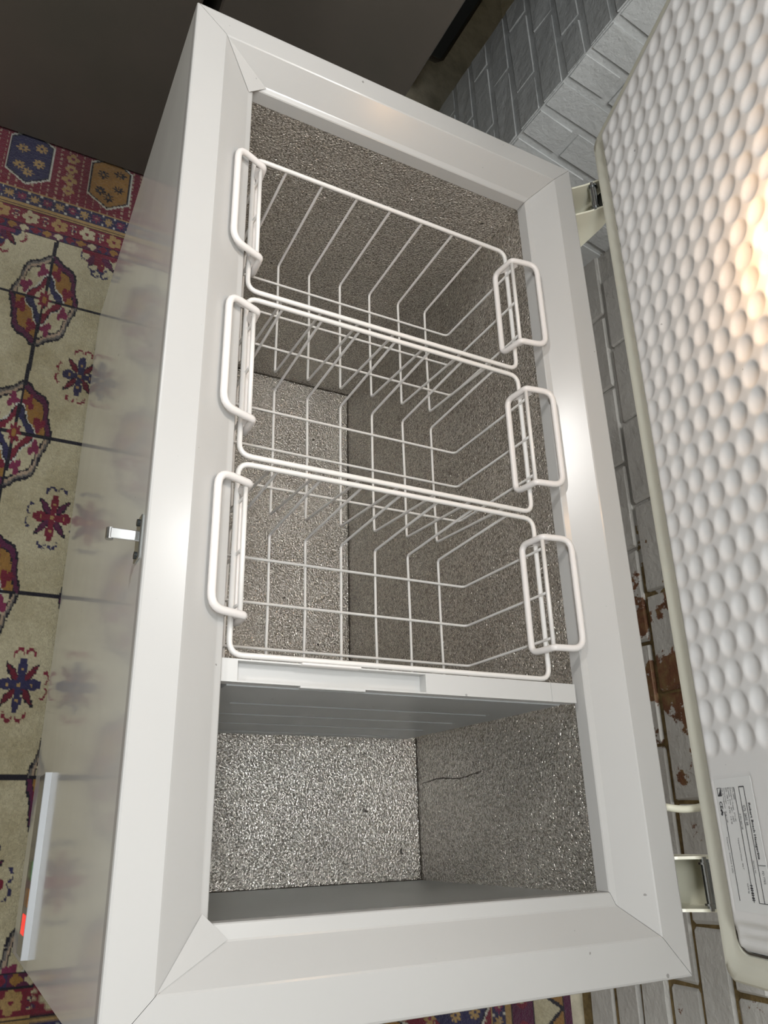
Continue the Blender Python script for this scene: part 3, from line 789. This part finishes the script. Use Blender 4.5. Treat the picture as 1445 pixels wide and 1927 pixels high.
ln(1.0505, 1.164, .1035, .1035); ln(1.0505, 1.164, .1125, .1125); ln(1.0505, 1.0505, .1035, .1125, .0010); ln(1.164, 1.164, .1035, .1255)
ln(1.0505, 1.164, .0945, .0945); ln(1.128, 1.128, .1125, .1255); ln(1.075, 1.164, .0690, .0690)
text_mesh('Robert Bosch Hausgeräte', .0052, 1.0670, .1155, q, sx=1.02, bold=.00012)
text_mesh('GTL 2605 05', .0062, 1.0690, .1050, q, sx=.62)
text_mesh('0 704 264 128', .0040, 1.0775, .0960, q, sx=.68)
text_mesh('GTL 2605', .0040, 1.0500, .0905, q, sx=.8)
text_mesh('FD 7702', .0040, 1.133, .1180, q, sx=.9)
text_mesh('Service Nr.', .0032, 1.1235, .1055, q, sx=.9)
text_mesh('Gefriergerät / Freezer   STV 183', .0036, 1.0500, .0862, q, sx=.74)
text_mesh('Bruttoinh.  Gross   267 l     CAPT', .0036, 1.0500, .0822, q, sx=.72)
text_mesh('220 - 240 V ~   50 Hz   110 W', .0038, 1.0500, .0780, q, sx=.80)
text_mesh('Gefriervermögen', .0030, 1.0500, .0742, q, sx=.82)
text_mesh('Cap. de Congelation   24 kg  / 24h', .0032, 1.0500, .0705, q, sx=.82)
text_mesh('Temperature Classe   SN-T', .0034, 1.1015, .0850, q, sx=.82)
text_mesh('Kompressor   Kühlmittel  R 600a', .0032, 1.1010, .0640, q, sx=.84)
text_mesh('0,070 kg', .0036, 1.146, .0875, q, sx=.8)
text_mesh('CE', .0078, 1.0640, .0618, q, sx=.85, bold=.00022)
# mark in a box: a black wedge
ln(1.0500, 1.0585, .0615, .0615); ln(1.0500, 1.0585, .0685, .0685); ln(1.05, 1.05, .0615, .0685); ln(1.0585, 1.0585, .0615, .0685)
b0 = len(q.v); q.v += [(1.0502, .0683, ZL + .0004), (1.0583, .0683, ZL + .0004), (1.0583, .0618, ZL + .0004), (1.0545, .0655, ZL + .0004)]; q.face([b0, b0 + 1, b0 + 2, b0 + 3], 1)
# small diamond mark
for k in range(3):
    b0 = len(q.v); cs, ct = 1.0755 + .0020 * (k - 1), .0635 + (.0012 if k == 1 else 0); q.v += [(cs - .0018, ct, ZL + .0004), (cs, ct - .0022, ZL + .0004), (cs + .0018, ct, ZL + .0004), (cs, ct + .0022, ZL + .0004)]; q.face([b0, b0 + 1, b0 + 2, b0 + 3], 1)
# bar block
for k in range(7):
    q.box(1.1475 + k * .0023, 1.1475 + k * .0023 + (.0016 if k % 2 else .0010), .0925, .0965, ZL, ZL + .0004, 1)
lab = link('rating_plate', None, LID) if False else None
me = bpy.data.meshes.new('rating_plate'); me.from_pydata(q.v, [], q.f); me.materials.append(M['label']); me.materials.append(M['ink']); me.polygons.foreach_set('material_index', q.m)
lab = link('rating_plate', me, LID); lab['label'] = 'printed rating plate near the near hinge corner of the lid'
# lamp in the lid
q = loft([rring(.480, .645, .372, .492, .012, .006), rring(.480, .645, .372, .492, .012, .013), rring(.485, .640, .377, .487, .012, .016)])
build(q, 'lamp_base', M['lid_liner'], LID, True)
def capsule(p, q_, r, n=6):
    p, q_ = Vector(p), Vector(q_); d = (q_ - p).normalized(); out = MB(); u = d.orthogonal().normalized(); w = d.cross(u); rg = []
    for e, c, sg in ((0, p, -1), (1, q_, 1)):
        for k in range(n + 1):
            a = (PI / 2) * (k / n if e else 1 - k / n); rr = r * math.cos(a) + 1e-5; cc = c + d * sg * r * math.sin(a)
            rg.append([tuple(cc + (u * math.cos(b) + w * math.sin(b)) * rr) for b in [2 * PI * m / 16 for m in range(16)]])
    return loft(rg)
bl = build(capsule((.533, .362, .034), (.556, .430, .034), .0125), 'lamp_bulb', M['bulb'], LID, True); bl['label'] = 'lit warm bulb'
q = MB(); q.tube([(.556, .430, .034), (.562, .450, .032), (.566, .470, .016)], .011, 14); build(q, 'bulb_socket', M['handle'], LID, True)
pl = bpy.data.lights.new('lid_lamp_light', 'POINT'); pl.energy = LIDLAMP; pl.color = (1.0, .60, .30); pl.shadow_soft_size = .016
plo = bpy.data.objects.new('lid_lamp_light', pl); COL.objects.link(plo); plo.location = S0 + es * .525 + et * .372 + en * .072
# lamp cable bridging lid and cabinet
q = MB(); q.tube(rounded([(-.194, .664, .782), (-.186, .676, .792), (-.181, .690, .812), (-.183, .700, .838), (-.192, .698, .864)], .02), .0046, 10)
fbuild(q, 'lamp_cable', M['cream'], smooth=True, label='short cream lamp cable between lid and cabinet')

# ------------------------------------------------------------------ baskets
YL, YR, ZT, ZBt = .1085, .5450, .7565, .5700
def make_basket():
    r = empty('freezer_basket', (0, 0, 0))
    z0 = ZBt
    hx = .1140; hb = .1040
    o = lambda pts: [Vector((p[0], p[1] - .327, p[2] - z0)) for p in pts]
    m_ = MB(); m_.tube(rounded(o([(-hx, YL, ZT), (hx, YL, ZT), (hx, YR, ZT), (-hx, YR, ZT)]), .016, True), .0034, 10, True); build(m_, 'rail', M['basket'], r, 'keep')
    me = None
    for k in range(7):
        y = .1585 + .0570 * k
        m_ = MB(); dy = random.uniform(-.0012, .0012)
        m_.tube(rounded([(-hx - .001, 0, ZT - z0 + .002), (-hx + .001, 0, ZT - z0 - .004), (-hb, dy, 0), (0, random.uniform(-.002, .002), -.0008), (hb, dy, 0), (hx - .001, 0, ZT - z0 - .004), (hx + .001, 0, ZT - z0 + .002)], .006, n=4), .0020, 7)
        w = build(m_, 'wire', M['basket'], r, 'keep'); w.location = (0, y - .327, 0)
    for k, x in enumerate((-.0635, 0, .0625)):
        m_ = MB()
        pts = [(x, YL + .004, .7765), (x, YL + .003, ZT), (x, YL + .001, ZBt + .004), (x, .327, ZBt + .0034), (x, YR - .001, ZBt + .004), (x, YR - .003, ZT), (x, YR - .004, .7765)]
        m_.tube(rounded(o(pts), .008, n=4), .0020, 7); build(m_, 'wire', M['basket'], r, 'keep')
    for sgn, yb in ((-1, YL + .004), (1, YR - .004)):
        m_ = MB(); m_.tube(o([(-.080, yb, .7765), (.0745, yb, .7765)]), .0030, 8); build(m_, 'handle_bar', M['basket'], r, 'keep')
        # folded loop handle: flat over the ledge, then down inside
        yo, yi = (.0745, .1165) if sgn < 0 else (.5840, .5400)
        zt = .7790; zlow = .7370; zo = .7975 if sgn < 0 else .7860
        yd = yi + (.002 if sgn < 0 else -.004)
        x0, x1 = -.0790, .0760
        lp = [(x0, yo, zo), (x1, yo, zo), (x1, yi, zt), (x1, yd, zlow), (x0, yd, zlow), (x0, yi, zt)]
        P = []
        rad = [.017, .017, .004, .012, .012, .004]
        V = [Vector(p) for p in o(lp)]
        for i in range(6):
            a, b2, c = V[i - 1], V[i], V[(i + 1) % 6]; d1 = a - b2; d2 = c - b2; rr = min(rad[i], d1.length * .48, d2.length * .48)
            p1 = b2 + d1.normalized() * rr; p2 = b2 + d2.normalized() * rr
            for k in range(6):
                t = k / 5; P.append(p1 * (1 - t) ** 2 + b2 * 2 * t * (1 - t) + p2 * t * t)
        m_ = MB(); m_.tube(P, .0046, 10, True)
        # lugs gripping the bar
        for xx in (x0 + .004, x1 - .004):
            yy = yi; d_ = -.010 if sgn > 0 else .010
            m_.poly([tuple(Vector(p)) for p in o([(xx, yy, zt), (xx, yy + d_ * .3, zt - .030), (xx, yy - d_ * 1.0, zt - .012), (xx, yy - d_ * 1.2, zt)])])
            m_.poly([tuple(Vector(p)) for p in o([(xx + .003, yy, zt), (xx + .003, yy + d_ * .3, zt - .030), (xx + .003, yy - d_ * 1.0, zt - .012), (xx + .003, yy - d_ * 1.2, zt)])][::-1])
        build(m_, 'handle', M['handle'], r, 'keep')
    return r
def copy_tree(o, parent=None):
    c = o.copy(); COL.objects.link(c); c.parent = parent
    for ch in list(o.children): copy_tree(ch, c)
    return c
BK = make_basket()
for p in BK.children:
    for f in p.data.polygons: f.use_smooth = True
bl_lab = ['white wire basket hanging farthest away, next to the empty end of the freezer', 'white wire basket hanging between the two other baskets', 'white wire basket hanging nearest the camera, beside the white divider']
for i, (xc, lb) in enumerate(zip((-.9385, -.6980, -.4592), bl_lab)):
    b = BK if i == 0 else copy_tree(BK)
    b.location = (xc, .327, ZBt); tag(b, lb, 'basket', 'wire baskets hanging in the freezer')

# ------------------------------------------------------------------ divider
DV = empty('divider', (-.328, .337, .335)); tag(DV, 'grey white plastic divider with a recessed top, between nearest basket and empty end', 'divider')
d0 = DV.location.copy()
def dbuild(m_, name, mt, label=None):
    m_.v = [tuple(Vector(v) - d0) for v in m_.v]; o = build(m_, name, mt, DV)
    if label: o['label'] = label
    return o
xa, xb = -.3395, -.3150; zt = .7650; y0, y1 = .0985, .5790
m_ = MB()
m_.box(xa, xb, y0, .1165, zt - .016, zt)                        # left block
m_.box(xa, xb, .3485, y1, zt - .016, zt)                         # solid right part
m_.box(xa, xb, .1165, .3485, zt - .020, zt - .014)               # recess bottom
m_.box(xa, xa + .0018, .1165, .3485, zt - .014, zt - .0004); m_.box(xb - .0018, xb, .1165, .3485, zt - .014, zt - .0004)
dbuild(m_, 'top_cap', M['divider'])
m_ = MB(); m_.cbox(xa - .001, xa + .002, .189, .262, zt - .006, zt + .0030, .0008); dbuild(m_, 'clip', M['handle'], 'white clip strip on the far lip')
m_ = MB(); m_.cbox(xb - .001, xb + .0025, .188, .268, zt - .006, zt + .0005, .0006); dbuild(m_, 'clip', M['divider'])
m_ = MB(); m_.box(xa, xb, y1 - .0405, y1 - .0400, zt, zt + .0003); dbuild(m_, 'joint_line', M['divider_dark'])
# panel: near and far skins, narrower than the cap, with three sunk grooves on the near face
px0, px1 = -.3350, -.3135; yA, yB = .110, .5640
zz0, zz1 = .3385, zt - .016
m_ = MB()
m_.quad((px0, yA, zz0), (px0, yB, zz0), (px0, yB, zz1), (px0, yA, zz1))
m_.quad((px0, yA, zz0), (px1, yA, zz0), (px1, yA, zz1), (px0, yA, zz1)); m_.quad((px0, yB, zz0), (px1, yB, zz0), (px1, yB, zz1), (px0, yB, zz1))
m_.quad((px0, yA, zz0), (px1, yA, zz0), (px1, yB, zz0), (px0, yB, zz0))
m_.quad((px0, yA, zz1), (px1, yA, zz1), (px1, yB, zz1), (px0, yB, zz1))
gr = [(.366, .374), (.455, .464), (.543, .552), (.632, .641)]; gy0, gy1 = .150, .527; gd_ = .007
zs_ = [zz0] + [v for g2 in gr for v in g2] + [zz1]
for k in range(len(zs_) - 1):
    a, b2 = zs_[k], zs_[k + 1]
    if k % 2 == 0: m_.quad((px1, yA, a), (px1, yB, a), (px1, yB, b2), (px1, yA, b2))
    else:
        m_.quad((px1, yA, a), (px1, gy0, a), (px1, gy0, b2), (px1, yA, b2)); m_.quad((px1, gy1, a), (px1, yB, a), (px1, yB, b2), (px1, gy1, b2))
        xi = px1 - gd_
        m_.quad((xi, gy0, a), (xi, gy1, a), (xi, gy1, b2), (xi, gy0, b2)); m_.quad((px1, gy0, a), (px1, gy1, a), (xi, gy1, a), (xi, gy0, a)); m_.quad((px1, gy0, b2), (px1, gy1, b2), (xi, gy1, b2), (xi, gy0, b2))
        m_.quad((px1, gy0, a), (xi, gy0, a), (xi, gy0, b2), (px1, gy0, b2)); m_.quad((px1, gy1, a), (xi, gy1, a), (xi, gy1, b2), (px1, gy1, b2))
dbuild(m_, 'panel', M['divider_dark'], 'grey ribbed panel below the cap')

# ------------------------------------------------------------------ ceiling batten
CL = empty('ceiling_batten', (-.75, -.55, 2.42)); tag(CL, 'long white fluorescent batten under the ceiling, front left of the freezer', 'lamp')
m_ = MB(); m_.cbox(-.62, .62, -.035, .035, .02, .08, .005); build(m_, 'housing', M['handle'], CL)
m_ = MB(); m_.tube([(-.58, 0, -.008), (.58, 0, -.008)], .014, 14); build(m_, 'tube', M['tube'], CL, True)
for xx in (-.59, .59):
    m_ = MB(); m_.cbox(xx - .012, xx + .012, -.018, .018, -.026, .022, .003); build(m_, 'tube_holder', M['handle'], CL)
